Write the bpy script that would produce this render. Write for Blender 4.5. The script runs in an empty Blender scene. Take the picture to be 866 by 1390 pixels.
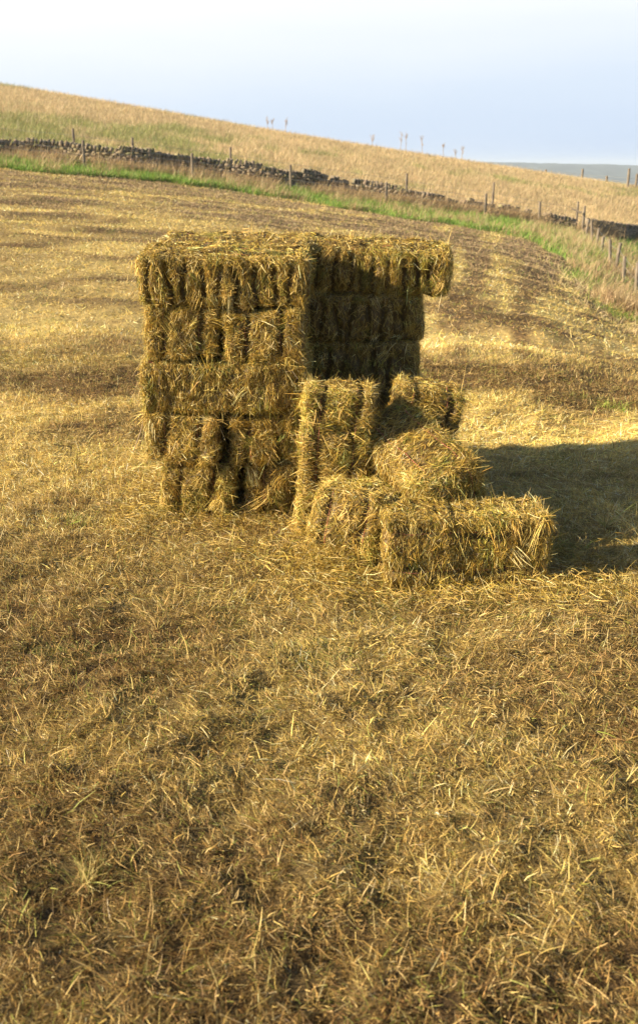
import bpy, math, random
import numpy as np
from mathutils import Euler, Matrix, Vector

# ------------------------------------------------------------------ camera, sky, sun, exposure
S = bpy.context.scene
EYE = 2.13
F, PX, PY = 1264.0, 433.0, 650.0            # focal length and optical centre, photo pixels
PITCH = math.atan((650 - 225) / F)
cd = bpy.data.cameras.new('camera'); cam = bpy.data.objects.new('camera', cd)
S.collection.objects.link(cam); S.camera = cam
cam.location = (0, 0, EYE); cam.rotation_euler = (math.pi / 2 - PITCH, 0, 0)
cd.sensor_fit = 'VERTICAL'; cd.sensor_height = 38.49; cd.lens = 35.0; cd.shift_y = -45 / 1390
cd.clip_start = 0.1; cd.clip_end = 20000
cd.dof.use_dof = True; cd.dof.focus_distance = 5.5; cd.dof.aperture_fstop = 3.4

SUN_AZ, SUN_EL = math.radians(14), math.radians(25)     # from the left, a little on the camera's side
SD = Vector((-math.cos(SUN_AZ) * math.cos(SUN_EL), -math.sin(SUN_AZ) * math.cos(SUN_EL), math.sin(SUN_EL)))
W = bpy.data.worlds.new('World'); S.world = W; W.use_nodes = True
nt = W.node_tree; bg = nt.nodes['Background']
sky = nt.nodes.new('ShaderNodeTexSky'); sky.sky_type = 'NISHITA'; sky.sun_disc = False
sky.sun_elevation = SUN_EL; sky.sun_rotation = math.atan2(SD.x, SD.y)
sky.dust_density = 1.0; sky.ozone_density = 1.3
# bright summer haze low in the sky: bluish at the horizon, whiter above and to the left; clear sky overhead
tc = nt.nodes.new('ShaderNodeTexCoord'); sep = nt.nodes.new('ShaderNodeSeparateXYZ')
nt.links.new(tc.outputs['Generated'], sep.inputs[0])
mpw = nt.nodes.new('ShaderNodeMapping'); mpw.inputs['Scale'].default_value = (1.5, 1.5, 9)
nt.links.new(tc.outputs['Generated'], mpw.inputs[0])
nz = nt.nodes.new('ShaderNodeTexNoise'); nz.inputs['Scale'].default_value = 1.8; nz.inputs['Detail'].default_value = 4
nt.links.new(mpw.outputs[0], nz.inputs['Vector'])
def madd(a, k, b):
    n = nt.nodes.new('ShaderNodeMath'); n.operation = 'MULTIPLY_ADD'; n.inputs[1].default_value = k
    nt.links.new(a, n.inputs[0])
    if isinstance(b, float): n.inputs[2].default_value = b
    else: nt.links.new(b, n.inputs[2])
    return n.outputs[0]
e1 = madd(nz.outputs['Fac'], .05, sep.outputs['Z']); e2 = madd(sep.outputs['X'], -.07, e1)
cr = nt.nodes.new('ShaderNodeValToRGB'); el = cr.color_ramp.elements; el.new(.5)
for e, p, c in zip(el, (0.0, .45, 1.0), ((.50, .62, .82), (.65, .745, .875), (.93, .945, .95))): e.position = p; e.color = (*c, 1)
mr = nt.nodes.new('ShaderNodeMapRange'); mr.inputs['From Min'].default_value = .0; mr.inputs['From Max'].default_value = .185
nt.links.new(e2, mr.inputs['Value']); nt.links.new(mr.outputs[0], cr.inputs[0])
vm = nt.nodes.new('ShaderNodeVectorMath'); vm.operation = 'SCALE'; vm.inputs['Scale'].default_value = 7.75
nt.links.new(cr.outputs[0], vm.inputs[0])
m2 = nt.nodes.new('ShaderNodeMapRange'); m2.inputs['From Min'].default_value = .16; m2.inputs['From Max'].default_value = .42
nt.links.new(sep.outputs['Z'], m2.inputs['Value'])
m3 = nt.nodes.new('ShaderNodeMapRange'); m3.inputs['From Min'].default_value = .55; m3.inputs['From Max'].default_value = -.1
nt.links.new(sep.outputs['Y'], m3.inputs['Value'])
m4 = nt.nodes.new('ShaderNodeMath'); m4.operation = 'MAXIMUM'
nt.links.new(m2.outputs[0], m4.inputs[0]); nt.links.new(m3.outputs[0], m4.inputs[1])
mx = nt.nodes.new('ShaderNodeMixRGB')
nt.links.new(m4.outputs[0], mx.inputs['Fac']); nt.links.new(vm.outputs[0], mx.inputs['Color1']); nt.links.new(sky.outputs[0], mx.inputs['Color2'])
nt.links.new(mx.outputs[0], bg.inputs['Color']); bg.inputs['Strength'].default_value = 0.055
sl = bpy.data.lights.new('sun', 'SUN'); sun = bpy.data.objects.new('sun', sl); S.collection.objects.link(sun)
sl.energy = 5.0; sl.angle = math.radians(0.6); sl.color = (1.0, 0.84, 0.57)
sun.rotation_euler = SD.to_track_quat('Z', 'Y').to_euler()
S.view_settings.view_transform = 'Standard'; S.view_settings.look = 'None'
S.view_settings.exposure = 1.42; S.view_settings.gamma = 1.0

# ------------------------------------------------------------------ helpers
rng = np.random.default_rng(11)
def ray(u, v):
    v = np.asarray(v, float) - PY
    return (np.asarray(u, float) - PX), F * math.cos(PITCH) - v * math.sin(PITCH), -F * math.sin(PITCH) - v * math.cos(PITCH)
def at(u, v, y):
    a, b, c = ray(u, v); return a / b * y, y, EYE + c / b * y
def hsh(ix, iy, seed):
    h = (ix * 374761393 + iy * 668265263 + seed * 974634777) & 0xFFFFFFFF
    h = ((h ^ (h >> 13)) * 1274126177) & 0xFFFFFFFF
    return ((h ^ (h >> 16)) & 0xFFFFFF) / float(0xFFFFFF)
def vn(x, y, seed=0):
    x = np.asarray(x, float); y = np.asarray(y, float)
    ix = np.floor(x).astype(np.int64); iy = np.floor(y).astype(np.int64)
    fx = x - ix; fy = y - iy; fx = fx * fx * (3 - 2 * fx); fy = fy * fy * (3 - 2 * fy)
    a = hsh(ix, iy, seed); b = hsh(ix + 1, iy, seed); c = hsh(ix, iy + 1, seed); d = hsh(ix + 1, iy + 1, seed)
    return (a * (1 - fx) + b * fx) * (1 - fy) + (c * (1 - fx) + d * fx) * fy
def fbm(x, y, seed=0, o=4):
    s = 0; a = .5; t = 0
    for i in range(o):
        s = s + a * vn(x * 2 ** i, y * 2 ** i, seed + i * 17); t += a; a *= .55
    return s / t
def sstep(a, b, x):
    t = np.clip((x - a) / (b - a), 0, 1); return t * t * (3 - 2 * t)

def tag(o, label=None, cat=None, group=None, kind=None):
    if label: o['label'] = label
    if cat: o['category'] = cat
    if group: o['group'] = group
    if kind: o['kind'] = kind
    return o
def make_mesh(name, V, faces, col=None, smooth=False):
    """V (n,3); faces: int array (m,k)"""
    me = bpy.data.meshes.new(name); V = np.ascontiguousarray(V, np.float32)
    m, k = faces.shape
    me.vertices.add(len(V)); me.vertices.foreach_set('co', V.ravel())
    me.loops.add(m * k); me.loops.foreach_set('vertex_index', faces.astype(np.int32).ravel())
    me.polygons.add(m); me.polygons.foreach_set('loop_start', np.arange(0, m * k, k, dtype=np.int32))
    me.update(calc_edges=True)
    if smooth: me.polygons.foreach_set('use_smooth', np.ones(m, bool))
    if col is not None:
        ca = me.color_attributes.new('Col', 'FLOAT_COLOR', 'POINT')
        c4 = np.ones((len(V), 4), np.float32); c4[:, :3] = col
        ca.data.foreach_set('color', c4.ravel())
    return me
def link(name, me, mat=None, parent=None):
    o = bpy.data.objects.new(name, me); S.collection.objects.link(o)
    if mat and not me.materials: me.materials.append(mat)
    if parent: o.parent = parent
    return o
def empty(name, loc=(0, 0, 0), rot=(0, 0, 0)):
    o = bpy.data.objects.new(name, None); S.collection.objects.link(o)
    o.location = loc; o.rotation_euler = rot; o.empty_display_size = .1
    return o
def norm(a): return a / np.maximum(np.linalg.norm(a, axis=-1, keepdims=True), 1e-9)

def blades(P, D, L, Wd, bend, col, seg=2, rg=rng, tip=.3, side=None):
    """strips: base P, unit direction D, length L, width Wd, bend vector; returns V, Fq, C"""
    n = len(P)
    if side is None:
        side = norm(np.cross(D, norm(rg.normal(size=(n, 3)))))
    V = np.empty((n, (seg + 1) * 2, 3), np.float32); C = np.empty((n, (seg + 1) * 2, 3), np.float32)
    for i in range(seg + 1):
        s = i / seg
        c = P + D * (L * s)[:, None] + bend * (L * s * s)[:, None]
        w = (Wd * .5 * (1 - (1 - tip) * s * s))[:, None]
        V[:, 2 * i] = c - side * w; V[:, 2 * i + 1] = c + side * w
        C[:, 2 * i] = col; C[:, 2 * i + 1] = col
    base = (np.arange(n) * (seg + 1) * 2)[:, None, None]
    f = np.array([[2 * i, 2 * i + 1, 2 * i + 3, 2 * i + 2] for i in range(seg)])[None]
    return V.reshape(-1, 3), (base + f).reshape(-1, 4), C.reshape(-1, 3)
def cat(parts):
    Vs, Fs, Cs, o = [], [], [], 0
    for V, Fq, C in parts:
        Vs.append(V); Fs.append(Fq + o); Cs.append(C); o += len(V)
    return np.concatenate(Vs), np.concatenate(Fs), np.concatenate(Cs)
def pick(pal, n, p, rg=rng, jit=.18):
    pal = np.array(pal); c = pal[rg.choice(len(pal), n, p=np.array(p) / sum(p))]
    return np.clip(c * (1 + rg.normal(size=(n, 1)) * jit) * (1 + rg.normal(size=(n, 3)) * .04), .005, .95)

# ------------------------------------------------------------------ materials
def mat_blade(name, transl=.25, rough=.55, spec=.35):
    m = bpy.data.materials.new(name); m.use_nodes = True; t = m.node_tree; b = t.nodes['Principled BSDF']
    a = t.nodes.new('ShaderNodeAttribute'); a.attribute_name = 'Col'
    t.links.new(a.outputs['Color'], b.inputs['Base Color'])
    b.inputs['Roughness'].default_value = rough; b.inputs['Specular IOR Level'].default_value = spec
    tr = t.nodes.new('ShaderNodeBsdfTranslucent'); t.links.new(a.outputs['Color'], tr.inputs['Color'])
    ms = t.nodes.new('ShaderNodeMixShader'); ms.inputs[0].default_value = transl
    t.links.new(b.outputs[0], ms.inputs[1]); t.links.new(tr.outputs[0], ms.inputs[2])
    t.links.new(ms.outputs[0], t.nodes['Material Output'].inputs[0])
    return m
def mat_noise(name, cols, scale=20, stretch=(1, 1, 1), rough=.9, bump=.3, detail=6, attr=False, dist=.02):
    m = bpy.data.materials.new(name); m.use_nodes = True; t = m.node_tree; b = t.nodes['Principled BSDF']
    tcn = t.nodes.new('ShaderNodeTexCoord'); mp = t.nodes.new('ShaderNodeMapping'); mp.inputs['Scale'].default_value = stretch
    t.links.new(tcn.outputs['Object'], mp.inputs[0])
    n = t.nodes.new('ShaderNodeTexNoise'); n.inputs['Scale'].default_value = scale; n.inputs['Detail'].default_value = detail
    n.inputs['Roughness'].default_value = .7
    t.links.new(mp.outputs[0], n.inputs['Vector'])
    r = t.nodes.new('ShaderNodeValToRGB'); el = r.color_ramp.elements
    while len(el) < len(cols): el.new(.5)
    for i, c in enumerate(cols):
        el[i].position = .28 + .44 * i / (len(cols) - 1); el[i].color = (*c, 1)
    t.links.new(n.outputs['Fac'], r.inputs[0])
    out = r.outputs[0]
    if attr:
        a = t.nodes.new('ShaderNodeAttribute'); a.attribute_name = 'Col'
        mm = t.nodes.new('ShaderNodeMixRGB'); mm.blend_type = 'MULTIPLY'; mm.inputs[0].default_value = 1
        t.links.new(out, mm.inputs[1]); t.links.new(a.outputs['Color'], mm.inputs[2]); out = mm.outputs[0]
    t.links.new(out, b.inputs['Base Color'])
    bp = t.nodes.new('ShaderNodeBump'); bp.inputs['Strength'].default_value = bump; bp.inputs['Distance'].default_value = dist
    t.links.new(n.outputs['Fac'], bp.inputs['Height']); t.links.new(bp.outputs[0], b.inputs['Normal'])
    b.inputs['Roughness'].default_value = rough; b.inputs['Specular IOR Level'].default_value = .2
    return m
M_HAY = mat_blade('hay_strands', .12, .5, .35)
M_LITTER = mat_blade('straw_litter', .25, .6, .3)
M_GRASS = mat_blade('grass', .35, .5, .35)
M_GROUND = mat_noise('ground', [(.55, .5, .45), (1, 1, 1), (1.35, 1.3, 1.2)], 14, attr=True, bump=.9, detail=9, dist=.03)
M_STONE = mat_noise('gritstone', [(.12, .095, .066), (.25, .20, .145), (.38, .315, .235)], 5, bump=.6, attr=True)
M_WOOD = mat_noise('weathered_wood', [(.09, .07, .05), (.19, .155, .12), (.30, .25, .20)], 22, (1, 1, .12), bump=.5)
M_WIRE = mat_noise('galvanised_wire', [(.2, .2, .2), (.32, .32, .31)], 40, rough=.5, bump=.05)
M_TWINE = mat_noise('twine', [(.30, .10, .07), (.5, .2, .13)], 80, rough=.7, bump=.2)
M_FAR = mat_noise('far_hillside', [(.006, .012, .008), (.02, .03, .02), (.10, .12, .10)], .02, (1, .35, 4), bump=0, detail=5)

# ------------------------------------------------------------------ terrain
TK = [-.9, -.325, -.175, -.025, .125, .26, .325, .7]
PROF = [
    {8: 0.0, 20: 1.2, 30: 2.5, 42: 4.6, 47: 5.6, 75: 12, 110: 19, 150: 17, 400: -10},
    {8: 0.0, 20: .62, 30: 1.25, 42: 2.0, 46: 2.5, 75: 6.3, 110: 10.9, 140: 11, 400: -20},
    {8: 0.0, 20: .38, 30: .85, 44: 1.45, 47: 1.84, 75: 4.7, 110: 8.26, 140: 7.5, 400: -25},
    {8: 0.0, 20: .12, 30: .32, 46: .58, 50: .96, 75: 2.9, 110: 5.5, 140: 4, 400: -30},
    {8: 0.0, 20: -.15, 30: -.2, 46: -.36, 52: -.11, 75: 1.2, 110: 3.1, 140: 1, 400: -35},
    {8: 0.0, 14: -.2, 20: -.55, 30: -.95, 38: -1.06, 54: -1.1, 75: -.4, 110: 1.0, 140: -2, 400: -40},
    {8: 0.0, 14: -.55, 20: -1.3, 30: -2.2, 45: -2.3, 58: -2.2, 75: -1.5, 110: .0, 140: -4, 400: -40},
    {8: 0.0, 14: -1.2, 20: -2.6, 30: -4.2, 45: -5, 58: -5, 75: -5, 110: -4, 140: -8, 400: -45}]
LY = np.linspace(math.log(6), math.log(5000), 420); TT = np.linspace(-.9, .9, 181)
_c = np.array([np.interp(np.exp(LY), sorted(p), [p[k] for k in sorted(p)]) for p in PROF])
TAB = np.array([[np.interp(t, TK, _c[:, j]) for j in range(len(LY))] for t in TT])
def _blur(A, r, axis):
    k = np.exp(-np.linspace(-2, 2, 2 * r + 1) ** 2); k /= k.sum()
    return np.apply_along_axis(lambda v: np.convolve(np.pad(v, r, mode='edge'), k, 'valid'), axis, A)
TAB = _blur(_blur(TAB, 12, 0), 5, 1)
def base_z(x, y):
    x = np.asarray(x, float); y = np.asarray(y, float)
    yy = np.maximum(y, 6.0); t = np.clip(x / yy, -.899, .899)
    a = (t - TT[0]) / (TT[1] - TT[0]); b = (np.log(np.minimum(yy, 4900)) - LY[0]) / (LY[1] - LY[0])
    i = np.clip(a.astype(int), 0, len(TT) - 2); j = np.clip(b.astype(int), 0, len(LY) - 2); a = a - i; b = b - j
    z = (TAB[i, j] * (1 - a) + TAB[i + 1, j] * a) * (1 - b) + (TAB[i, j + 1] * (1 - a) + TAB[i + 1, j + 1] * a) * b
    return z
# lines: field edge and wall, as functions of x/y
EDGE_T = [-.9, -.325, -.175, -.025, .125, .22, .26, .29, .9]
EDGE_Y = [40, 42, 44, 45, 43.5, 40, 35, 25, 8]
WALL_T = [-.9, -.325, -.175, -.025, .125, .275, .33, .9]
WALL_Y = [45, 46.5, 48, 50.5, 52, 54, 58, 70]
def edge_y(t): return np.interp(t, EDGE_T, EDGE_Y)
def wall_y(t): return np.interp(t, WALL_T, WALL_Y)
def ground_z(x, y):
    z = base_z(x, y)
    near = 1 - sstep(7, 30, y)
    z = z + (fbm(x * 1.6, y * 1.6, 3) - .5) * .13 * (.3 + .7 * near) + (fbm(x * 5, y * 6.5, 5, 3) - .5) * .08 * near + (vn(x * 15, y * 17, 6) - .5) * .028 * near
    # rows of raked-up hay
    z = z + (fbm(x * .35 + 3, y * 1.1, 9, 3) - .5) * .22 * sstep(8, 14, y) * (1 - sstep(38, 44, y))
    # flat where the bales stand, with a shallow dip behind on the right
    q = np.exp(-((x - .1) / 1.5) ** 4 - ((y - 5.5) / 1.5) ** 4)
    z = z * (1 - .75 * q) - .03 * q
    z = z - .17 * np.exp(-((x - 2.1) / 1.5) ** 2 - ((y - 7.5) / 1.1) ** 2)
    return z
# dry / bare / green masks shared by the soil and everything growing on it
def m_gold(x, y):
    m = fbm(x * .55 + y * .25, y * 1.15 - x * .1, 21, 5)
    # raked swaths: bands across the slope on the left that bend away up the field on the right
    t0 = x / np.maximum(y, 3); w = sstep(.02, .16, t0) * sstep(9, 14, y)
    wx = (fbm(x * .3, y * .3, 25, 2) - .5) * 2.5
    bl = fbm(x * .22 + 7, y * 1.3 - x * .8 + wx, 27, 3); br = fbm(t0 * 60 + wx * .6, y * .12, 29, 3)
    band = bl * (1 - w) + br * w
    m = m * .55 + band * .45
    m = .5 + (m - .5) * np.interp(y, [1, 5, 9], [2.6, 2.8, 4.4])
    f = np.interp(y, [1.5, 3.5, 4.6, 6, 9, 18, 24, 30, 45], [-.28, -.24, -.10, .12, .26, .24, .04, -.18, -.28])
    f = f + .12 * np.clip(-x / np.maximum(y, 3) * 3, -1, 1) * sstep(5, 9, y)
    # wheel tracks running up the field on the right
    tr = 0
    for c in (.085, .16, .225):
        tr = tr + np.exp(-(((x / np.maximum(y, 1) - c - .01 * np.sin(y * .3)) / .012) ** 2))
    f = f - 1.3 * tr * sstep(10, 15, y) * (.5 + fbm(x * .5, y * .5, 77, 2))
    t = x / np.maximum(y, 1)
    blob = lambda cx, cy, sx, sy: np.exp(-((x - cx) / sx) ** 2 - ((y - cy) / sy) ** 2)
    f = f - 1.5 * np.exp(-((y - 9.9 - .25 * np.sin(x * 2)) / .9) ** 2) * sstep(.7, 1.5, x) * (1 - sstep(3.2, 4.2, x))  # darker band lying across the field right of the stack
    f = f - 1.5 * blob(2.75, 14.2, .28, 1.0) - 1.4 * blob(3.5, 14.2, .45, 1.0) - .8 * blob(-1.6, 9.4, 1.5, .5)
    f = f + .7 * blob(1.75, 12.0, .9, 1.5) + .5 * blob(2.6, 7.7, 1.4, .8) + .3 * blob(-2.6, 8.0, 1.6, 1.6) + .75 * blob(2.3, 5.6, 1.4, 1.1)  # last blob: lighter straw colour painted in to lift the stack's cast shadow
    return np.clip(m + f, 0, 1)
def m_pale(x, y):
    t = x / np.maximum(y, 1); bl = lambda cx, cy, sx, sy: np.exp(-((x - cx) / sx) ** 2 - ((y - cy) / sy) ** 2)
    p = .55 * bl(1.6, 12.2, .9, 1.6) + .5 * bl(2.9, 12.4, .5, .7) + .5 * bl(2.1, 16, .5, 2.2) + .6 * bl(2.5, 7.9, 1.2, .6) + .6 * bl(-3.2, 8.6, 1.2, .35) + .5 * bl(-3.4, 11.5, 1.6, .5) + .5 * bl(-2.4, 15, 2.0, .7)
    return 1.3 * p * (.5 + fbm(x * 1.4, y * 1.8, 35, 3)) + .5 * sstep(.55, .75, fbm(x * .3, y * .9, 36, 3)) * sstep(6, 9, y) * (1 - sstep(25, 35, y))
def m_green(x, y):
    return sstep(.56, .85, fbm(x * 2.6 + 9, y * 2.6 + 4, 31, 4)) * .8
GOLD = np.array([.55, .41, .16]); BROWN = np.array([.19, .122, .055]); GREEN = np.array([.13, .19, .03])
TAN = np.array([.46, .35, .18])
def ground_col(x, y):
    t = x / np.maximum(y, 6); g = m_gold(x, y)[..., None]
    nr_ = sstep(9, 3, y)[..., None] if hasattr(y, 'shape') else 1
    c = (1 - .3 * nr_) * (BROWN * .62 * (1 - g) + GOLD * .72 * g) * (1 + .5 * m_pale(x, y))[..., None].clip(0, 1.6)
    gr = (m_green(x, y) * .35)[..., None]; c = c * (1 - gr) + GREEN * gr
    e = sstep(0, 1.2, y - edge_y(t) + (fbm(x * .5, y * .5, 61, 2) - .5) * 3)[..., None]
    vg = sstep(.35, .55, fbm(x * .25, y * .35, 41, 3) + .26 - .3 * sstep(.23, .29, t))[..., None]
    c = c * (1 - e) + (GREEN * .9 * vg + TAN * .7 * (1 - vg)) * e
    h = sstep(-.3, 1.0, y - wall_y(t))[..., None]
    hg = hill_green(x, y)[..., None]
    c = c * (1 - h) + (TAN * .9 * (1 - hg) + np.array([.19, .2, .06]) * hg) * h
    return c
def hill_green(x, y):
    return .7 * sstep(.46, .74,.3 * vn(x * .8, y * .35, 53) - .15 + fbm(x * .09 + 5, y * .07 + 2, 51, 4) + .07 * sstep(70, 50, y))

def build_ground():
    yl = [-12.0]
    while yl[-1] < .9: yl.append(yl[-1] + .4)
    while yl[-1] < 8: yl.append(yl[-1] + .028)
    while yl[-1] < 5000: yl.append(yl[-1] * 1.012 + .001)
    yl = np.array(yl); s = np.linspace(-1, 1, 521)
    xs = np.sinh(s * 7.6) / math.sinh(7.6) * 3200
    X, Y = np.meshgrid(xs, yl)
    Z = ground_z(X, Y); C = ground_col(X, Y)
    ny, nx = X.shape; i = np.arange(nx * ny).reshape(ny, nx)
    Fq = np.stack([i[:-1, :-1], i[:-1, 1:], i[1:, 1:], i[1:, :-1]], -1).reshape(-1, 4)
    me = make_mesh('ground', np.stack([X, Y, Z], -1).reshape(-1, 3), Fq, C.reshape(-1, 3), True)
    tag(link('ground', me, M_GROUND), kind='structure')
build_ground()

def build_far_hills():
    xs = np.linspace(-1500, 2600, 320); v = np.linspace(0, 1, 60)
    X, Vv = np.meshgrid(xs, v)
    Y = 1900 + Vv * 1100
    top = np.interp(X, [-1500, 200, 380, 520, 700, 900, 2600], [10, 11, 11.5, 10, 6, 3, -10])
    Z = -70 + (top + 70) * np.sin(np.clip(Vv * 1.3, 0, 1) * math.pi / 2) + (fbm(X / 60, Y / 60, 8, 4) - .5) * 7 + 3.5 * np.maximum(0, fbm(X / 14, Y / 14, 4, 2) - .5)
    ny, nx = X.shape; i = np.arange(nx * ny).reshape(ny, nx)
    Fq = np.stack([i[:-1, :-1], i[:-1, 1:], i[1:, 1:], i[1:, :-1]], -1).reshape(-1, 4)
    me = make_mesh('hills', np.stack([X, Y, Z], -1).reshape(-1, 3), Fq, None, True)
    tag(link('hills', me, M_FAR), kind='structure')
build_far_hills()

# haze
import bmesh
def build_haze():
    bm = bmesh.new(); bmesh.ops.create_cube(bm, size=1)
    for v in bm.verts:
        v.co = Vector((v.co.x * 7000, 2450 + v.co.y * 5400, -72 + (v.co.z + .5) * 98))
    me = bpy.data.meshes.new('haze'); bm.to_mesh(me); bm.free()
    m = bpy.data.materials.new('haze'); m.use_nodes = True; t = m.node_tree
    t.nodes.remove(t.nodes['Principled BSDF']); v = t.nodes.new('ShaderNodeVolumePrincipled')
    v.inputs['Color'].default_value = (.70, .82, 1, 1); v.inputs['Density'].default_value = .00026
    t.links.new(v.outputs[0], t.nodes['Material Output'].inputs['Volume'])
    tag(link('haze', me, m), kind='stuff')
build_haze()

# ------------------------------------------------------------------ hay bales
LEN, WID, HGT = 1.0, .45, .334
HAYPAL = [(.70, .51, .155), (.47, .31, .055), (.28, .21, .04), (.12, .07, .02), (.20, .20, .035), (.80, .68, .34)]
HAYP = [.24, .34, .16, .12, .07, .07]
def make_bale(rot, seed, L=LEN, Wd=WID, H=HGT, weights=None, n=9000, rag=1.0, deep=1.0, pleat=1.0, rnd=.055, locks=55):
    """hay mesh of one bale, long axis X, twine grooves wrap over ends and the wide (Z) faces,
    flakes show as pleats on the Y faces. rot = world rotation matrix (for the droop)."""
    rg = np.random.default_rng(seed)
    hx, hy, hz = L / 2, Wd / 2, H / 2
    cuts = [-hx + .07]
    while cuts[-1] < hx - .06: cuts.append(cuts[-1] + rg.uniform(.07, .125))
    cuts = np.array(cuts[:-1]); cd_ = rg.uniform(.35, 1.0, len(cuts)) * .060 * deep * pleat
    lean = rg.normal(size=len(cuts)) * .07
    lo = rg.uniform(0, 100, 6)
    def surf(fx, u, v):
        """fx: face id 0..5 (+x,-x,+y,-y,+z,-z), u,v in -1..1; displaced point + outward normal"""
        p = np.zeros((len(u), 3)); nrm = np.zeros((len(u), 3))
        ax = fx // 2; sg = np.where(fx % 2 == 0, 1., -1.)
        for a, (b, c) in enumerate(((1, 2), (0, 2), (0, 1))):
            k = ax == a
            p[k, a] = sg[k]; p[k, b] = u[k]; p[k, c] = v[k]; nrm[k, a] = sg[k]
        # round the box
        h = np.array([hx, hy, hz]); q = p * h
        r = rnd; inner = np.clip(q, -(h - r), h - r); dd = norm(q - inner)
        q = inner + dd * r; nr = dd
        # grooves
        gs = 0
        for s0 in (-.105, .105):
            gs = gs + np.exp(-((q[:, 1] - s0 - .016 * np.sin(q[:, 0] * 9 + lo[0]) - .012 * np.sin(q[:, 2] * 14 + q[:, 0] * 23)) / .019) ** 2)
        gs = gs * .062 * deep * (.35 + .95 * vn(q[:, 0] * 5 + lo[5], q[:, 1] * 2 + q[:, 2] * 5, seed + 3)) * (1 - .9 * np.abs(nr[:, 1]))
        gp = 0
        for c0, d0, l0 in zip(cuts, cd_, lean):
            gp = gp + d0 * np.exp(-((q[:, 0] - c0 - l0 * q[:, 2] - .01 * np.sin(q[:, 2] * 20 + c0 * 30)) / .015) ** 2)
        gp = gp * (.06 + .94 * np.abs(nr[:, 1]) ** 2) * (1 - .75 * sstep(.35, .95, q[:, 2] / hz)) * (1 - .9 * np.abs(nr[:, 0]))
        lump = (fbm(q[:, 0] * 5 + lo[1], q[:, 2] * 5 + q[:, 1] * 4 + lo[2], seed, 3) - .5) * .042 * rag \
             + (vn(q[:, 0] * 22 + lo[3], q[:, 2] * 22 + q[:, 1] * 19, seed + 5) - .5) * .022
        g = gs + gp
        q = q - nr * g[:, None] + nr * lump[:, None] - nr * .012
        return q, nr, g
    down = np.array((rot.transposed() @ Vector((0, 0, -1)))[:])
    # core
    parts = []; R = 44
    off = 0; Vs = []; Fs = []; Cs = []
    dims = [(Wd, H), (L, H), (L, Wd)]
    for f in range(6):
        da, db = dims[f // 2]; na, nb = max(8, int(da * R * 1.6)), max(8, int(db * R * 1.6))
        uu, vv = np.meshgrid(np.linspace(-1, 1, na), np.linspace(-1, 1, nb))
        q, nr, g = surf(np.full(uu.size, f), uu.ravel(), vv.ravel())
        i = np.arange(uu.size).reshape(uu.shape) + off
        fq = np.stack([i[:-1, :-1], i[:-1, 1:], i[1:, 1:], i[1:, :-1]], -1).reshape(-1, 4)
        if f in (1, 2, 5): fq = fq[:, ::-1]
        Vs.append(q); Fs.append(fq); off += uu.size
        c = np.array([.12, .075, .022]) * (.75 + .5 * rg.random((len(q), 1)))
        Cs.append(c)
    parts.append((np.concatenate(Vs).astype(np.float32), np.concatenate(Fs), np.concatenate(Cs).astype(np.float32)))
    # strands
    wts = weights or [1, 1, 2, 2, 2, .3]
    areas = np.array([Wd * H, Wd * H, L * H, L * H, L * Wd, L * Wd]) * np.array(wts)
    fx = rg.choice(6, n, p=areas / areas.sum()); u = rg.uniform(-1, 1, n); v = rg.uniform(-1, 1, n)
    q, nr, g = surf(fx, u, v)
    keep = rg.random(n) > np.clip(g / .04, 0, .85)
    fx, u, v, q, nr, g = fx[keep], u[keep], v[keep], q[keep], nr[keep], g[keep]; n = len(q)
    a = fx // 2
    # tangential directions: along the flake (in the YZ plane) on sides and top; folded, swirling on ends
    X_, Y_, Z_ = np.eye(3)
    T = np.where((a == 1)[:, None], Z_ * rg.choice([-1, 1], (n, 1)), 0) + np.where((a == 2)[:, None], Y_ * rg.choice([-1, 1], (n, 1)), 0)
    sw = rg.normal(size=(n, 3)); T = np.where((a == 0)[:, None], sw, T + sw * .38)
    # locks: neighbouring strands share a heading
    cell = (np.floor(q[:, 0] * 14) * 7 + np.floor(q[:, 1] * 14) * 13 + np.floor(q[:, 2] * 12) * 29).astype(int) % 997
    lock = rg.normal(size=(997, 3))[cell]
    T = T + lock * .42
    T = norm(T - nr * (T * nr).sum(1, keepdims=True))
    out = np.abs(rg.normal(size=n)) * .22 * rag + .035
    wild = rg.random(n) < .06
    out = np.where(wild, rg.uniform(.5, 1.5, n), out)
    D = norm(T + nr * out[:, None])
    Ln = rg.gamma(4, .011, n) * (1 + .9 * wild) * (1 - .6 * np.clip(g / .02, 0, 1)); Ln = np.clip(Ln, .012, .20)
    bend = down * rg.uniform(.0, .22, n)[:, None] + rg.normal(size=(n, 3)) * .13 - nr * (.25 * (~wild))[:, None] * out[:, None]
    w = rg.uniform(.0014, .0036, n)
    P = q - D * (Ln * .45)[:, None] + nr * (rg.uniform(-.004, .010, n))[:, None]
    patch = fbm(q[:, 0] * 4 + lo[4], q[:, 2] * 5 + q[:, 1] * 4, seed + 9, 2)
    col = pick(HAYPAL, n, HAYP, rg, .2) * (.8 + .45 * patch)[:, None]
    gmask = (patch > .60)[:, None] & (rg.random((n, 1)) < .4)
    col = np.where(gmask, col * np.array([.74, .92, .7]), col)
    parts.append(blades(P, D, Ln, w, bend, col, 2, rg, .35))
    # short tousled fringe along the upper edges
    m = int(n * .13); e_ = np.array(rot)[2]                       # world up in local axes
    up = e_; a_up = int(np.argmax(np.abs(up))); fu = a_up * 2 + (0 if up[a_up] > 0 else 1)
    uu = np.sign(rg.normal(size=m)) * (1 - np.abs(rg.normal(size=m)) * .10); vv = rg.uniform(-1, 1, m); sw_ = rg.random(m) < .3
    uu, vv = np.where(sw_, uu, vv), np.where(sw_, vv, uu)
    q, nr, g = surf(np.full(m, fu), uu.clip(-1, 1), vv.clip(-1, 1))
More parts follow.
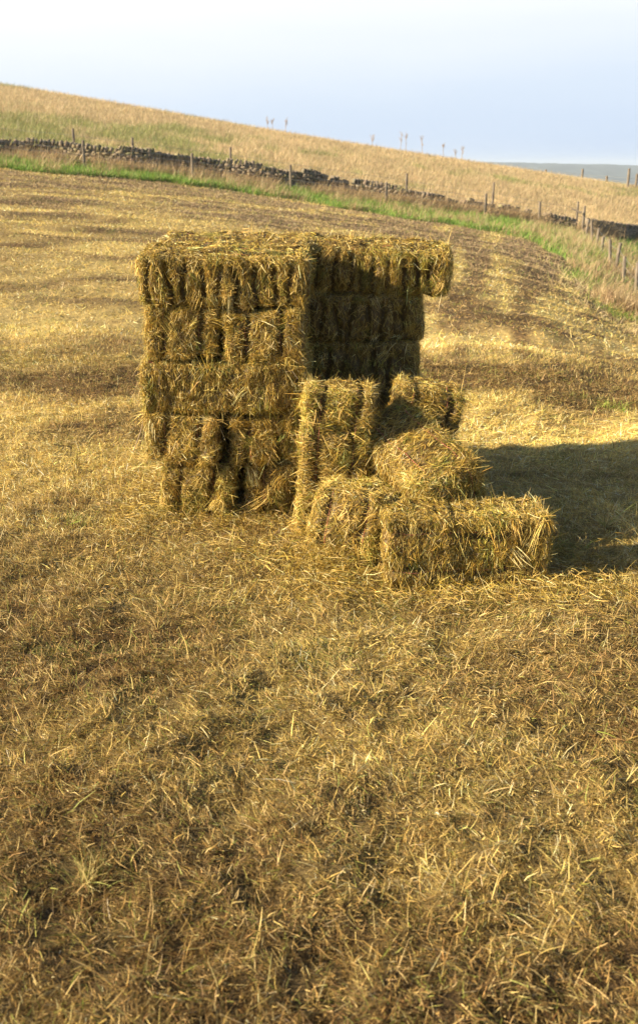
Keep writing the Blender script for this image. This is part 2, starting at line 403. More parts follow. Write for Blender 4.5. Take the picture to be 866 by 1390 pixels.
    D = norm(rg.normal(size=(m, 3)) + nr * .35); parts.append(blades(q - D * .015, D, rg.gamma(4, .0095, m), rg.uniform(.0016, .0036, m), rg.normal(size=(m, 3)) * .3 + down * .25, pick(HAYPAL, m, [.4, .2, .1, .05, .05, .2], rg), 2, rg, .3))
    # locks: swathes of longer strands that spill over the face together
    K = int(locks * rag); per = 34
    fk = rg.choice(6, K, p=areas / areas.sum()); q, nr, g = surf(fk, rg.uniform(-.95, .95, K), rg.uniform(-.95, .95, K))
    hd = rg.normal(size=(K, 3)) + down * .9; hd = norm(hd - nr * (hd * nr).sum(1, keepdims=True))
    kc = pick(HAYPAL, K, [.3, .3, .15, .08, .07, .1], rg, .1)
    i = np.repeat(np.arange(K), per); m = len(i)
    D = norm(hd[i] + nr[i] * rg.uniform(.15, .5, K)[i][:, None] + rg.normal(size=(m, 3)) * .22)
    Ln = rg.uniform(.035, .095, K)[i] * rg.uniform(.5, 1.1, m)
    P = q[i] + rg.normal(size=(m, 3)) * .016 - nr[i] * .008
    curl = rg.normal(size=(K, 3))[i] * .30 - nr[i] * rg.uniform(.15, .5, K)[i][:, None]
    parts.append(blades(P, D, Ln, rg.uniform(.0016, .0036, m), curl + down * rg.uniform(.1, .5, m)[:, None], kc[i] * (1 + rg.normal(size=(m, 1)) * .22).clip(.4, 1.6), 3, rg, .3))
    V, Fq, C = cat(parts)
    return make_mesh('hay', V, Fq, C), surf

def twine_mesh(surf, s0, L=LEN, Wd=WID, H=HGT):
    """a loop lying in the groove at y = s0"""
    pts = []
    def seg(f, uu, vv):
        q, nr, g = surf(np.full(len(uu), f), uu, vv); pts.extend((q + nr * .006).tolist())
    yv = s0 / (Wd / 2); N = 26; l = np.linspace(-.9, .9, N)
    seg(4, l, np.full(N, yv)); seg(0, np.full(8, yv), np.linspace(.8, -.8, 8))
    seg(5, l[::-1], np.full(N, yv)); seg(1, np.full(8, yv), np.linspace(-.8, .8, 8))
    pts = np.array(pts); m = len(pts); r = .0022; k = 5
    nxt = np.roll(pts, -1, 0) - np.roll(pts, 1, 0); d = norm(nxt)
    A = np.tile([0, 1., 0], (m, 1)); B = norm(np.cross(d, A))
    ang = np.arange(k) / k * 2 * math.pi
    V = (pts[:, None] + r * (np.cos(ang)[None, :, None] * A[:, None] + np.sin(ang)[None, :, None] * B[:, None])).reshape(-1, 3)
    Fq = [[i * k + j, i * k + (j + 1) % k, ((i + 1) % m) * k + (j + 1) % k, ((i + 1) % m) * k + j] for i in range(m) for j in range(k)]
    return make_mesh('twine', V, np.array(Fq))

bale_n = [0]
def bale(c, rot, label, group=None, **kw):
    """c: centre; rot: Euler degrees XYZ"""
    bale_n[0] += 1
    e = Euler([math.radians(a) for a in rot], 'XYZ'); R = e.to_matrix()
    root = empty('hay_bale')
    L, Wd, H = kw.get('L', LEN), kw.get('Wd', WID), kw.get('H', HGT)
    # base point: lowest point of the turned box, under its centre
    lo = sum(abs(R[2][i]) * h for i, h in enumerate((L / 2, Wd / 2, H / 2)))
    base = Vector((c[0], c[1], c[2] - lo)); root.location = base
    me, surf = make_bale(R, 100 + bale_n[0], **kw)
    Mt = Matrix.Translation(Vector(c) - base) @ R.to_4x4()
    me.transform(Mt)
    o = link('hay', me, M_HAY, root)
    for s0 in (-.105, .105):
        t = twine_mesh(surf, s0, L, Wd, H); t.transform(Mt); link('twine', t, M_TWINE, root)
    tag(root, label, 'hay bale', group)
    return root

GS = 'bales built up in the tall stack'; GF = 'bales fallen in front of the stack'
Z0 = -.005; LH = .331
def lz(k): return Z0 + LH * (k + .5)
FW = [.6, .8, 1, 3.2, 2.2, .2]       # broadside: -Y face seen
EW = [1, 3.6, .8, .8, 1, .2]       # end-on: rotated so that the -X end is seen
# front-left block: 5 courses, front face at y 5.6
bale((-.57, 5.83, lz(4)+.005), (5, .9, 1.0), 'pleated bale laid broadside on the top front left corner of the stack', GS, weights=FW, n=23000, L=1.04, deep=1.25, rnd=.075, locks=45)
bale((-.55, 6.24, lz(4) + .02), (2, 0, -1), 'top course bale seen only from above, directly behind the front left corner bale', GS, weights=[1, 1, .3, .3, 3, .1], n=6000)
bale((-.85, 6.04, lz(3)+.006), (0, 1.5, 92), 'end-on bale with dark left flank in the second course from the top of the stack', GS, weights=EW, n=16000, L=.86, rag=1.4, Wd=.46)
bale((-.33, 6.03, lz(3)-.006), (-2, 0, 88), 'shaggy end-on bale beside the dark recess in the second course from the top', GS, weights=EW, n=16000, L=.86, rag=1.5, Wd=.50)
bale((-.58, 5.83, lz(2) + .003), (.5, -1.0, -.6), 'smooth broadside bale across the middle course of the stack', GS, weights=FW, n=23000, L=1.05, deep=.5, pleat=.45, rag=1.35, locks=30)
bale((-.55, 6.24, lz(2)), (0, 0, 0), 'middle course bale with only its end showing at the left of the dark recess', GS, weights=[3, .5, .3, .3, .5, .1], n=3500)
bale((-.84, 6.03, lz(1)+.004), (3, 1, 86), 'ragged end-on bale low on the left of the stack above the bottom course', GS, weights=EW, n=16000, L=.86, rag=1.6, Wd=.48, deep=.9)
bale((-.36, 6.06, lz(1)-.004), (-3, 1, 94), 'ragged end-on bale low in the stack just left of the upright bale', GS, weights=EW, n=16000, L=.86, rag=1.6, Wd=.47, deep=1.0)
bale((-.76, 6.05, lz(0)), (2, -1, 86), 'end-on bale at the bottom left foot of the stack', GS, weights=EW, n=16000, L=.86, rag=1.5, Wd=.48, deep=.9)
bale((-.27, 6.08, lz(0)), (0, 0, 93), 'end-on bottom course bale in the shade left of the upright bale', GS, weights=EW, n=10000, L=.86, rag=1.6, Wd=.46, deep=1.0)
# back row: front face at y 6.5
BW = [1.6, .5, .5, 3, 2.2, .3]
bale((-.58, 6.65, lz(4) + .03), (3, 0, .5), 'rearmost bale on the top left of the stack, only its top in view', GS, weights=[.6, 1, .5, .3, 3, .1], n=5000)
bale((.38, 6.60, lz(4) - .012), (8, 2.5, -2.5), 'pleated top bale at the back right whose sunlit end juts past the stack', GS, weights=BW, n=23000, L=1.06, deep=.85, rag=1.35, rnd=.085, locks=60)
bale((.22, 6.62, lz(3) - .02), (0, 0, 1), 'shaded bale just under the jutting top bale at the back right', GS, weights=BW, n=11000, L=1.02, deep=1.2, rag=1.4)
bale((.21, 6.61, lz(2) - .01), (0, 0, 0), 'shaded bale in the middle course at the back of the dark recess', GS, weights=BW, n=10000, L=1.0, rag=1.2)
bale((.20, 6.61, lz(1)), (0, 0, 1), 'shaded bale low at the back seen between the two upright bales', GS, weights=BW, n=7000)
bale((.20, 6.61, lz(0)), (0, 0, 0), 'bottom course bale at the back behind the fallen bales', GS, weights=BW, n=4000)
for k in range(4):
    bale((-.66, 6.65, lz(k)), (0, 0, 0), 'bale in the rear left column of the stack under the rearmost top bale', 'rear left column of the stack', weights=[.2, 1.5, 1, .2, .2, .1], n=2500, L=.9)
# fallen and propped bales
ZW = [.8, .8, 1, 1, .6, 3]           # -Z... the wide face turned to the viewer
bale((.09, 5.36, .45), (90, -86, 0), 'upright bale standing on end against the stack, ridged by two long grooves', GF, weights=[2, .5, 1.3, 1.3, 3.2, .3], n=27000, deep=1.1, L=.93, Wd=.42)
bale((.60, 5.62, .40), (90, -80, 0), 'upright bale leaning to the right behind the slumped bale', GF, weights=[2, .5, 1.3, 1.3, 3.2, .3], n=18000, deep=1.1, L=.94, Wd=.43, rag=1.1)
bale((.58, 5.26, .47), (24, 14, -60), 'slumped bale tipped on the heap with its shaded swirling end to the right', GF, weights=[3.5, 1, 2, 2, 3, .2], n=29000, rag=1.7, deep=.35, pleat=.15, rnd=.14, locks=45, L=.84, Wd=.48, H=.40)
bale((.24, 5.10, .215), (6, 10, 76), 'loose bale lying end towards the viewer left of the broadside bale', GF, weights=[.5, 3.2, 2.2, 1.5, 3, .2], n=25000, rag=1.4, deep=.4, pleat=.2, rnd=.10, L=.80, Wd=.44, H=.38)
bale((.79, 4.71, .18), (88, 0, 2.5), 'broadside bale lying on its edge at the front of the heap', GF, weights=[1.5, 1, 2.4, .3, 3.4, .3], n=27000, deep=.8, pleat=.2, L=.91, Wd=.42, rag=1.15)

# loose hay hanging off ledges and piled round the foot
def loose_hay():
    parts = []
    def strew(n, cx, cy, sx, sy, h, seed):
        rg = np.random.default_rng(seed)
        x = rg.normal(size=n) * sx + cx; y = rg.normal(size=n) * sy + cy
        z = ground_z(x, y) + rg.random(n) ** 2 * h
        D = rg.normal(size=(n, 3)); D[:, 2] = np.abs(D[:, 2]) * .35; D = norm(D)
        L = rg.gamma(4, .015, n); b = rg.normal(size=(n, 3)) * .2; b[:, 2] -= .2
        parts.append(blades(np.stack([x, y, z], -1), D, L, rg.uniform(.0016, .0036, n), b, pick(HAYPAL, n, HAYP, rg) * .9, 2, rg))
    strew(3500, -.6, 5.52, .45, .08, .05, 1); strew(2500, -1.15, 5.75, .10, .3, .12, 2)
    strew(4500, .1, 5.05, .35, .2, .10, 3); strew(4500, .8, 4.45, .45, .10, .06, 4)
    strew(3500, 1.35, 4.75, .15, .25, .07, 5); strew(2500, .05, 4.75, .15, .2, .12, 6)
    strew(1800, .9, 5.3, .3, .25, .10, 7)
    # fluff caught between the two loose bales of the heap
    V, Fq, C = cat(parts)
    tag(link('loose_hay', make_mesh('loose_hay', V, Fq, C), M_HAY), 'loose hay shed round the foot of the stack and fallen bales', 'loose hay', kind='stuff')
loose_hay()

# ------------------------------------------------------------------ straw litter and stubble on the mown field
def field_cover():
    rg = np.random.default_rng(5)
    def pts(n, y0, y1, pw, marg):
        # density falling off with distance
        uu = rg.random(n); a = 2 - pw
        y = (y0 ** a + uu * (y1 ** a - y0 ** a)) ** (1 / a)
        x = rg.uniform(-1, 1, n) * (y * .36 + marg)
        return x, y
    def colors(x, y, n, bright=1):
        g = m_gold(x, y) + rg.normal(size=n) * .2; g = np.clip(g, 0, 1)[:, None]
        a = pick([(.76, .58, .20), (.62, .46, .13), (.92, .80, .46), (.44, .31, .10)], n, [.35, .3, .15, .2], rg, .26)
        b = pick([(.39, .25, .09), (.24, .14, .05), (.62, .46, .20), (.10, .06, .025)], n, [.35, .3, .15, .2], rg, .3)
        b = b + (np.array([.37, .275, .185]) * (.7 + .6 * rg.random((n, 1))) - b) * (sstep(14, 32, y) * .7)[:, None]  # mauve-brown far field, with some distance haze mixed into the colour
        b = b * (1 - .25 * sstep(7, 10, y) * (1 - sstep(20, 30, y)))[:, None]
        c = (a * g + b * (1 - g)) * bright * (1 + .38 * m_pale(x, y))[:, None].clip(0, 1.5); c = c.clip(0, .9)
        k = (rg.random(n) < .075 + .22 * m_green(x, y))[:, None]
        return np.where(k, pick([(.24, .26, .055), (.36, .36, .09), (.17, .18, .045)], n, [1, 1, 1], rg), c)
    parts = []
    # lying strands, gathered in locks with a common heading
    n = 480000; x, y = pts(n, 1.35, 10.5, .75, .9)
    th = (fbm(x * 1.1, y * 1.1, 71, 3) * 4.5 + vn(x * 9, y * 9, 73) * 3.2 + rg.normal(size=n) * .75)
    up = np.abs(rg.normal(size=n)) * .5 + .03
    D = norm(np.stack([np.cos(th), np.sin(th), up], -1)); L = np.clip(rg.gamma(2.2, .0145, n), .01, .14)
    b = rg.normal(size=(n, 3)) * .13; b[:, 2] -= .2
    z = ground_z(x, y) + rg.random(n) ** 2 * .02 - .003
    parts.append(blades(np.stack([x, y, z], -1), D, L, rg.uniform(.0011, .0031, n) * (1 + y * .08), b, colors(x, y, n), 2, rg))
    # matted chaff close to the camera
    n = 420000; x, y = pts(n, 1.3, 5.2, .55, .8)
    th = (fbm(x * 1.1, y * 1.1, 71, 3) * 4.5 + vn(x * 9, y * 9, 73) * 3.2 + rg.normal(size=n) * 1.0)
    D = norm(np.stack([np.cos(th), np.sin(th), np.abs(rg.normal(size=n)) * .4], -1)); L = np.clip(rg.gamma(2.4, .011, n), .008, .09)
    b = rg.normal(size=(n, 3)) * .15; b[:, 2] -= .1
    parts.append(blades(np.stack([x, y, ground_z(x, y) - .002 + rg.random(n) * .006], -1), D, L, rg.uniform(.0010, .0026, n), b, colors(x, y, n, .9), 1, rg))
    # stubble
    n = 190000; x, y = pts(n, 1.35, 12, .8, .9)
    kk = rg.random(n) < .35 + vn(x * 3, y * 3, 81) ; x, y = x[kk], y[kk]; n = len(x)
    D = norm(np.stack([rg.normal(size=n) * .4 + .15, rg.normal(size=n) * .4, np.ones(n)], -1))
    L = rg.gamma(4, .0085, n); b = rg.normal(size=(n, 3)) * .25
    parts.append(blades(np.stack([x, y, ground_z(x, y) - .004], -1), D, L, rg.uniform(.0018, .004, n) * (1 + y * .06), b, colors(x, y, n, 1.02), 2, rg))
    V, Fq, C = cat(parts)
    tag(link('mown_straw', make_mesh('mown_straw', V, Fq, C), M_LITTER), kind='stuff')
    # farther field
    parts = []
    n = 330000; x, y = pts(n, 10, 48, .9, 1.5)
    k = y < edge_y(x / y) + 1; x, y = x[k], y[k]; n = len(x)
    D = norm(np.stack([rg.normal(size=n), rg.normal(size=n), np.abs(rg.normal(size=n)) * .7 + .1], -1))
    L = rg.gamma(4, .0085, n) * (1 + y * .035); b = rg.normal(size=(n, 3)) * .2; b[:, 2] -= .15
    parts.append(blades(np.stack([x, y, ground_z(x, y)], -1), D, L, rg.uniform(.002, .0045, n) * (1 + y * .11), b, colors(x, y, n), 1, rg))
    V, Fq, C = cat(parts)
    tag(link('mown_stubble', make_mesh('mown_stubble', V, Fq, C), M_LITTER), kind='stuff')
field_cover()

def grass(name, x, y, hmin, hmax, wd, col, lean=.3, seg=2):
    rg = np.random.default_rng(len(x)); n = len(x)
    D = norm(np.stack([rg.normal(size=n) * lean + .12, rg.normal(size=n) * lean, np.ones(n)], -1))
    L = rg.uniform(hmin, hmax, n); b = rg.normal(size=(n, 3)) * .3; b[:, 2] -= .15; b[:, 0] += .1
    P = np.stack([x, y, ground_z(x, y) - .02], -1)
    V, Fq, C = blades(P, D, L, wd * rg.uniform(.6, 1.3, n), b, col, seg, rg, .15)
    return tag(link(name, make_mesh(name, V, Fq, C), M_GRASS), kind='stuff')
def verges():
    rg = np.random.default_rng(77)
    n = 150000; t = rg.uniform(-.42, .40, n); e = edge_y(t); w = wall_y(t)
    y = e + rg.random(n) * (w - e + .2); x = t * y
    y = y + (fbm(x * .5, y * .5, 61, 2) - .5) * 3
    g = sstep(.35, .55, fbm(x * .25, y * .35, 41, 3) + .26 - .3 * sstep(.23, .29, t)) + rg.normal(size=n) * .12
    gg = pick([(.17, .31, .045), (.26, .40, .07), (.12, .20, .03), (.38, .36, .13)], n, [3, 3, 1, 1.4], rg)
    dd = pick([(.50, .36, .20), (.42, .28, .15), (.34, .25, .12), (.58, .45, .26)], n, [1, 1, 1, 1], rg)
    k = g > .5
    near = (y < 36) & (t > .24)
    k = k & (rg.random(n) < .25 + 1.2 * vn(x * 1.2, y * 1.2, 13)); grass('verge_grass', x[k], y[k], .08, .36, .024, gg[k], .55)
    k2 = (~k) & (rg.random(n) < .75)
    grass('dry_verge_grass', x[k2], y[k2], .25, .62, .018, dd[k2], .3)
    # dry seeding grass leaning on the foot of the wall
    n2 = 34000; t2 = rg.uniform(-.42, .40, n2); y2 = wall_y(t2) - .35 - np.abs(rg.normal(size=n2)) * .55; x2 = t2 * y2
    ok = rg.random(n2) < (.45 + .55 * sstep(-.15, .1, t2)) * sstep(.30, .55, fbm(x2 * .45, y2 * .3, 15, 3)); x2, y2 = x2[ok], y2[ok]
    grass('wall_foot_grass', x2, y2, .3, .75, .02, pick([(.50, .36, .20), (.42, .28, .15), (.34, .25, .12), (.60, .46, .28)], len(x2), [1, 1, 1, 1], rg), .3)
    # hill pasture beyond the wall
    n = 330000; t = rg.uniform(-.46, .46, n); w = wall_y(t) + .5
    y = w + rg.random(n) ** 1.25 * (126 - w); x = t * y
    hg = hill_green(x, y) + rg.normal(size=n) * .2
    c = np.where((hg > .5)[:, None], pick([(.23, .25, .08), (.32, .31, .11), (.18, .2, .07)], n, [1, 1, 1], rg),
                 pick([(.50, .38, .22), (.42, .315, .17), (.57, .45, .28), (.33, .28, .14)], n, [2, 2, 1, 1], rg))
    c = c * (.72 + .56 * fbm(x * .35, y * .18, 57, 4))[:, None] * 1.1
    grass('hill_grass', x, y, .16, .42, .028, c, .32, 1)
    # rough grass along the fence on the right
    n = 60000; yy = 15 + 39 * rg.random(n) ** 1.2; xx = np.interp(yy, [13, 20, 30, 53], [7.4, 8.6, 10.4, 14.6]) + rg.normal(size=n) * np.interp(yy, [13, 30, 53], [1.0, 1.3, 1.0])
    ok = fbm(xx * .8, yy * .5, 91, 3) > .42; xx, yy = xx[ok], yy[ok]; n = len(xx)
    c = pick([(.70, .54, .33), (.60, .45, .25), (.46, .34, .18), (.36, .36, .12)], n, [3, 3, 1, 1], rg)
    gk = (fbm(xx * .7 + 3, yy * .4, 97, 3) + rg.normal(size=n) * .05 > .56)[:, None]
    c = np.where(gk, pick([(.2, .3, .05), (.3, .38, .08), (.13, .2, .03)], n, [1, 1, 1], rg), c)
    hh = np.clip(fbm(xx * .9, yy * .6, 95, 3) * 1.5 - .25, .15, 1)
    hh = hh * np.interp(yy, [15, 22, 30], [.3, .5, 1.0]); grass('rough_grass', xx, yy, .10 * hh, .80 * hh, .012, c, .5)
verges()

# ------------------------------------------------------------------ dry stone wall
def stone(c, s, rz, rt, rg):
    """irregular squared stone: a bevelled, jittered box of 8 corners x 2 -> 24 verts simple: 3x3x3 shell"""
    g = np.array([[i, j, k] for i in (-1, 0, 1) for j in (-1, 0, 1) for k in (-1, 0, 1)], float)
    r = np.linalg.norm(g, axis=1, keepdims=True); r[r == 0] = 1
    q = g * (.62 + .38 / np.maximum(r, 1) * 1.15) + rg.normal(size=g.shape) * .14
    q = q * np.array(s) / 2
    e = np.array(Euler((rt, rg.normal() * .12, rz)).to_matrix()); return q @ e.T + c
_id = {}
for _n, _k in enumerate([(i, j, k) for i in (-1, 0, 1) for j in (-1, 0, 1) for k in (-1, 0, 1)]): _id[_k] = _n
_SF = []
for a in range(3):
    b, c_ = [(1, 2), (2, 0), (0, 1)][a]
    for s in (-1, 1):
        for i in (-1, 0):
            for j in (-1, 0):
                q = []
                for (p, r_) in ((i, j), (i + 1, j), (i + 1, j + 1), (i, j + 1)):
                    k = [0, 0, 0]; k[a] = s; k[b] = p; k[c_] = r_; q.append(_id[tuple(k)])
                _SF.append(q if s > 0 else q[::-1])
_SF = np.array(_SF)
def wall(pts, hfun, label, seed):
    """pts: polyline (x,y) dense"""
    rg = np.random.default_rng(seed)
    pts = np.array(pts); d = np.r_[0, np.cumsum(np.linalg.norm(np.diff(pts, axis=0), axis=1))]
    A = []; B = []
    Ltot = d[-1]
    for row in range(7):
        s = rg.uniform(0, .2)
        while s < Ltot:
            w = rg.uniform(.14, .40); hh = .15
            H = hfun(s / Ltot) * (.82 + .36 * float(vn(s * .55, 3.1, seed)))
            if row * .135 < H - .1:
                for side in (-1, 1):
                    x = np.interp(s, d, pts[:, 0]); y = np.interp(s, d, pts[:, 1])
                    x2 = np.interp(s + .3, d, pts[:, 0]); y2 = np.interp(s + .3, d, pts[:, 1])
                    rz = math.atan2(y2 - y, x2 - x + 1e-6)
                    nx, ny = -math.sin(rz), math.cos(rz); offs = side * (.20 - row * .012)
                    c = np.array([x + nx * offs, y + ny * offs, float(base_z(x, y)) + .04 + row * .135 + rg.normal() * .015])
                    A.append(stone(c, (w * 1.04, .34, hh * rg.uniform(.85, 1.2)), rz, rg.normal() * .06, rg))
            s += w
    s = 0
    while s < Ltot:   # coping stones set on edge and leaning
        H = hfun(s / Ltot) * (.82 + .36 * float(vn(s * .55, 3.1, seed)))
        if H > .42 and rg.random() < .93:
            x = np.interp(s, d, pts[:, 0]); y = np.interp(s, d, pts[:, 1]); x2 = np.interp(s + .3, d, pts[:, 0]); y2 = np.interp(s + .3, d, pts[:, 1])
            rz = math.atan2(y2 - y, x2 - x + 1e-6)
            n_ = max(1, math.ceil((H - .1) / .135))
            c = np.array([x, y, float(base_z(x, y)) + n_ * .135 + .10])
            q = stone(np.zeros(3), (rg.uniform(.10, .22), rg.uniform(.36, .46), rg.uniform(.24, .36)), 0, 0, rg)
            e = np.array((Euler((0, 0, rz)).to_matrix() @ Euler((0, rg.normal() * .12 + .35, 0)).to_matrix()))
            B.append(q @ e.T + c)
        s += rg.uniform(.15, .24)
    root = empty('dry_stone_wall', (pts[0, 0], pts[0, 1], float(base_z(pts[0, 0], pts[0, 1]))))
    for nm, Q in (('wall_body', A), ('coping', B)):
        if not Q: continue
        V = np.concatenate(Q) - np.array(root.location)
        Fq = (np.arange(len(Q)) * 27)[:, None, None] + _SF[None]
        C = np.repeat(np.clip(pick([(1, 1, 1), (1.25, 1.2, 1.05), (.7, .7, .66), (.85, .92, .7), (1.7, 1.65, 1.55)], len(Q), [4, 3, 3, 2, .4], rg, .12), 0, 2), 27, 0)
        link(nm, make_mesh(nm, V, Fq.reshape(-1, 4), C), M_STONE, root)
    tag(root, label, 'wall')
def wall_pts(t0, t1, n=120):
    t = np.linspace(t0, t1, n); y = wall_y(t) + .25 * np.sin(t * 40); return list(zip(t * y, y))
wall(wall_pts(-.46, .268), lambda s: np.interp(s, [0, .55, .72, .8, .86, 1], [.74, .72, .66, .52, .42, .5]),
     'long grey dry stone wall with leaning coping between the mown field and the hill', 3)
wall(wall_pts(.277, .42, 40), lambda s: .55, 'short run of mossy stone wall dropping away right of the fence corner', 4)

# ------------------------------------------------------------------ fences
def post_mesh(h, r, seed, square=False, lean=(0, 0)):
    rg = np.random.default_rng(seed); k = 4 if square else 9; lv = 7; V = []
    for i in range(lv):
        z = -.25 + (h + .25) * i / (lv - 1)
        for j in range(k):
            a = 2 * math.pi * (j + .5) / k; rr = r * (1.25 if square else 1) * (1 + rg.normal() * .04) * (1 - .08 * i / lv)
            V.append((rr * math.cos(a) + lean[0] * z, rr * math.sin(a) + lean[1] * z, z + (rg.normal() * .01 if i == lv - 1 else 0)))
    V.append((lean[0] * h, lean[1] * h, h + .02))
    F_ = [(i * k + j, i * k + (j + 1) % k, (i + 1) * k + (j + 1) % k, (i + 1) * k + j) for i in range(lv - 1) for j in range(k)]
    F_ += [((lv - 1) * k + j, (lv - 1) * k + (j + 1) % k, lv * k) for j in range(k)]
    me = bpy.data.meshes.new('post'); me.from_pydata(V, [], F_); me.update(); return me
def tube(pts, r, k=4):
    pts = np.array(pts, float); m = len(pts); d = norm(np.gradient(pts, axis=0))
    A = norm(np.cross(d, [0, 0, 1.0] if abs(d[0, 2]) < .9 else [0, 1.0, 0])); B = np.cross(d, A); ang = np.arange(k) / k * 2 * math.pi
    rr = np.broadcast_to(np.asarray(r, float), (m,))[:, None, None]
    V = (pts[:, None] + rr * (np.cos(ang)[None, :, None] * A[:, None] + np.sin(ang)[None, :, None] * B[:, None])).reshape(-1, 3)
    Fq = [[i * k + j, i * k + (j + 1) % k, (i + 1) * k + (j + 1) % k, (i + 1) * k + j] for i in range(m - 1) for j in range(k)]
    return V, np.array(Fq)
def fence(posts, label, wires=(.35, .6, .85, 1.05), r=.05, netting=False, wr=.006):
    """posts: (x, y, height, leanx)"""
    x0, y0 = posts[0][:2]; root = empty('post_and_wire_fence', (x0, y0, float(base_z(x0, y0)))); o = np.array(root.location)
    gz = [float(base_z(p[0], p[1])) for p in posts]
    for i, (x, y, h, ln) in enumerate(posts):
        me = post_mesh(h, r, i * 7 + int(x * 3) % 50, lean=(ln, 0)); p = link('post', me, M_WOOD, root)
        p.location = (x - o[0], y - o[1], gz[i] - o[2])
    Vs = []; Fs = []; off = 0
    def add(V, Fq):
        nonlocal off; Vs.append(V); Fs.append(Fq + off); off += len(V)
    for wz in wires:
        for i in range(len(posts) - 1):
            a = np.array([posts[i][0] + posts[i][3] * wz, posts[i][1] - r, gz[i] + wz]); b = np.array([posts[i + 1][0] + posts[i + 1][3] * wz, posts[i + 1][1] - r, gz[i + 1] + wz])
            s = np.linspace(0, 1, 6)[:, None]; P = a + (b - a) * s; P[:, 2] -= (.03 * 4 * s * (1 - s))[:, 0]
            add(*tube(P - o, wr))
    if netting:
        for i in range(len(posts) - 1):
            a = np.array([*posts[i][:2], gz[i]]); b = np.array([*posts[i + 1][:2], gz[i + 1]]); m = int(np.linalg.norm(b - a) / .3)
            for j in range(1, m):
                q = a + (b - a) * j / m; add(*tube(np.array([q + [0, -r, .1], q + [0, -r, max(wires) - .03]]) - o, wr * .8, 3))
    link('wire', make_mesh('wire', np.concatenate(Vs), np.concatenate(Fs)), M_WIRE, root)
    tag(root, label, 'fence'); return root
def P_(u, vb, h, dy, ln=0):
    """post in front of the wall, seen at photo column u, dy metres from the wall"""
    t0 = float(ray(u, vb)[0] / ray(u, vb)[1]); y = float(wall_y(t0)) + dy
    return (t0 * y, y, h, ln)
fence([P_(-60, 210, 1.2, -1.6), P_(115, 222, 1.22, -1.6, .01), P_(262, 237, 1.2, -1.6), P_(395, 258, 1.28, -1.6, -.01), P_(525, 262, 1.1, -1.5, -.03),
       P_(658, 290, 1.2, -1.4), P_(731, 303, 1.2, -1.2, -.02), P_(791, 305, 1.45, -1.0)],
      'wooden post and wire fence running in front of the long stone wall', r=.075)
fence([P_(-40, 200, 1.3, 1.3), P_(102, 210, 1.45, 1.2), P_(182, 222, 1.35, 1.2), P_(314, 240, 1.5, 1.2), P_(551, 270, 1.5, 1.1), P_(667, 288, 1.7, 1.0, .02), P_(782, 300, 1.5, 1.0)],
      'thin fence posts standing on the hill side of the long stone wall', r=.065, wires=(1.15,))
rt = []
for i in range(13):
    s = i / 12.0; y = 52.6 + (22 - 52.6) * (s + .018 * math.sin(i * 4.1)); x = np.interp(y, [22, 30, 53], [9.0, 10.35, 14.45])
    rt.append((float(x), float(y), [1.15, .95, 1.2, 1.0, .85, 1.1][i % 6], .10 * math.sin(i * 2.3)))
fence(rt, 'leaning post and netting fence running down through rough grass on the right', r=.07, wires=(.3, .6, .9), wr=.005)
sk = []
for (u, v, y, h) in ((740, 238, 118, 1.0), (789, 247, 116, 1.55), (822, 252, 114, 1.0), (851, 255, 104, 1.9), (862, 258, 106, 1.4), (905, 270, 104, 1.3)):
    x = at(u, v, y)[0]; sk.append((float(x), float(y), h, 0.0))
fence(sk, 'fence with sparse posts silhouetted on the crest of the hill at the right', r=.14, wires=(.6, .95), wr=.012)
def rail():
    a = np.array(at(775, 283, 52.6)); b = np.array(at(789, 289, 52.4))
    V, Fq = tube([a, (a + b) / 2, b], .055, 6); o = link('broken_rail', make_mesh('broken_rail', V - a, Fq), M_WOOD); o.location = a
    tag(o, 'broken wooden rail slanting against the corner fence posts', 'rail')
rail()

# ------------------------------------------------------------------ tall dead docks on the skyline
M_DOCK = mat_noise('dead_stalk', [(.26, .19, .13), (.38, .29, .2)], 30, bump=.1)
def dock(u, h, y, label, seed, nb=5):
    rg = np.random.default_rng(seed)
    t = float(ray(u, 200)[0] / ray(u, 200)[1]); x = t * y; z = float(ground_z(x, y))
    root = empty('dock_plant', (x, y, z))
    ln = rg.normal() * .06
    st = np.array([[ln * s * h, 0, s * h - .05] for s in np.linspace(0, 1, 6)])
    V, Fq = tube(st, np.linspace(.03, .015, 6), 5); link('stem', make_mesh('stem', V, Fq), M_DOCK, root)
    Vs = []; Fs = []; off = 0
    for b in range(nb):
        s0 = rg.uniform(.4, .85); p = np.array([ln * s0 * h, 0, s0 * h - .05]); a = rg.uniform(0, 6.28); l = rg.uniform(.15, .5)
        q = p + np.array([math.cos(a) * l * .55, math.sin(a) * l * .55, l])
        V, Fq = tube([p, (p + q) / 2 + [0, 0, -.02], q], [.010, .018, .022], 5); Vs.append(V); Fs.append(Fq + off); off += len(V)
    # knobbly seed clusters along stem top
    for b in range(14):
        s0 = rg.uniform(.6, 1.0); p = np.array([ln * s0 * h, 0, s0 * h]) + rg.normal(size=3) * .015
        V, Fq = tube([p - [0, 0, .03], p, p + [0, 0, .03]], [.012, .028, .012], 5); Vs.append(V); Fs.append(Fq + off); off += len(V)
    link('seed_head', make_mesh('seed_head', np.concatenate(Vs), np.concatenate(Fs)), M_DOCK, root)
    tag(root, label, 'plant', 'dead docks along the hill skyline')
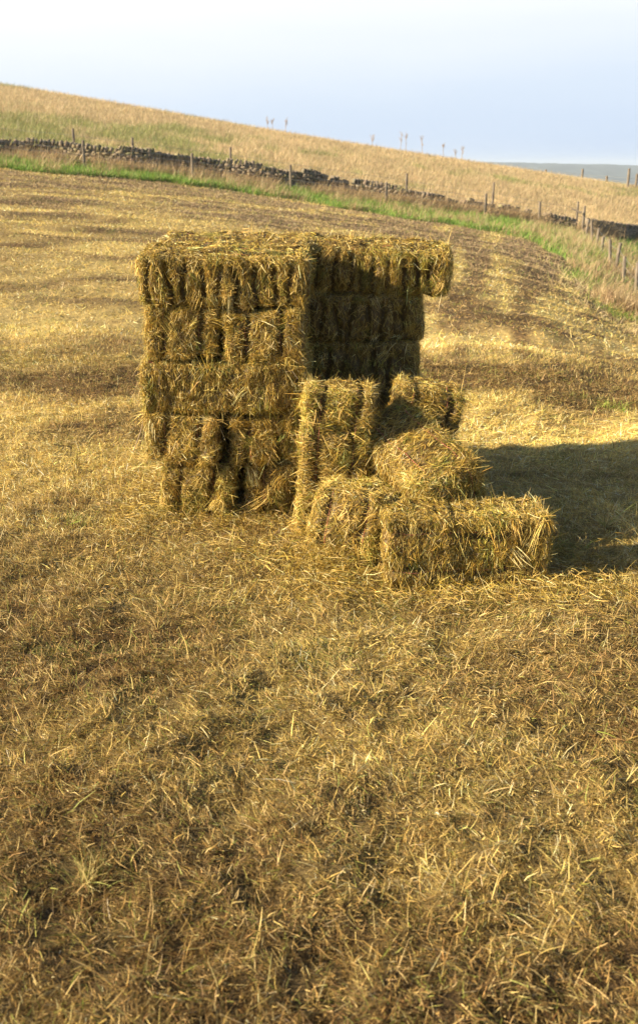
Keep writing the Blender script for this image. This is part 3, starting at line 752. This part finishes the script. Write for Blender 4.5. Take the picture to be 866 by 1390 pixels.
for i, (u, h, lab) in enumerate(((364, 1.5, 'leftmost dead dock on the skyline, left member of the left pair'), (371, 1.15, 'short dead dock close beside the leftmost one on the skyline'),
                                 (388, 1.5, 'dead dock alone on the skyline right of the leftmost pair'), (505, 1.3, 'thin dead dock standing alone at the middle of the skyline'),
                                 (543, 2.0, 'tall dead dock, left one of the close pair on the skyline'), (551, 2.1, 'tall dead dock, right one of the close pair on the skyline'),
                                 (573, 2.0, 'tall single dead dock just right of the close pair'), (602, 1.5, 'dead dock standing alone between the tall ones and the rightmost cluster'),
                                 (618, 1.1, 'shorter left dead dock of the rightmost cluster'), (627, 1.6, 'tallest dead dock of the rightmost cluster'))):
    dock(u, h, 108, lab, 40 + i, nb=7 + i % 4)

# ------------------------------------------------------------------ single sprouts and the stalk beside the stack
def tuft(u, v, n, h, w, col, label, seed, spread=.06, lean=.35):
    rg = np.random.default_rng(seed)
    a, b, c = ray(u, v); y = -EYE / c * b; x = a / b * y
    for _ in range(6):
        z = float(ground_z(x, y)); y = (z - EYE) / c * b; x = a / b * y
    P = np.c_[rg.normal(size=(n, 2)) * spread, np.full(n, -.01)]; P[:, 2] = ground_z(P[:, 0] + x, P[:, 1] + y) - z - .01
    D = norm(np.stack([rg.normal(size=n) * lean, rg.normal(size=n) * lean, np.ones(n)], -1)); bd = rg.normal(size=(n, 3)) * .25; bd[:, 2] -= .2
    V, Fq, C = blades(P, D, rg.uniform(.4, 1, n) * h, w * rg.uniform(.7, 1.3, n), bd, pick(col, n, [1] * len(col), rg), 4, rg, .15)
    o = link('grass_tuft', make_mesh('grass_tuft', V, Fq, C), M_GRASS); o.location = (x, y, z)
    tag(o, label, 'grass tuft', 'odd tufts left standing in the mown field')
GT = [(.24, .34, .05), (.33, .38, .08), (.5, .42, .16)]; DT = [(.6, .48, .22), (.45, .36, .14), (.3, .3, .09)]
tuft(838, 556, 160, .16, .006, GT, 'bright green grass tuft at the right edge of the mown field above the shadow', 1, .10, .5)
tuft(822, 715, 34, .26, .004, DT, 'sparse dry grass blades standing in the stack\'s shadow at the right', 2, .004, .8)
tuft(742, 752, 90, .26, .004, GT + DT, 'green and dry grass tuft at the right end of the broadside bale', 3, .09, .5)
tuft(112, 712, 240, .11, .004, GT + DT, 'pale green tuft left of the foot of the stack', 4, .08, .8)
tuft(125, 1195, 90, .16, .003, DT, 'dry upright straw tuft near the bottom left corner of the photo', 5, .025, .6)
tuft(655, 1085, 90, .13, .003, DT, 'dry straw tuft in the foreground below the broadside bale', 6, .03, .8)
def stalk():
    a = np.array(at(181, 614, 5.6)); b = np.array(at(197, 560, 5.72))
    V, Fq = tube([a, (a + b) / 2 + [.01, 0, 0], b + (b - a) * .25], [.0025, .003, .003], 5)
    o = link('dry_stalk', make_mesh('dry_stalk', V - b, Fq), M_DOCK); o.location = b
    tag(o, 'thin dark stalk hanging out of the left side of the stack', 'stalk')
stalk()
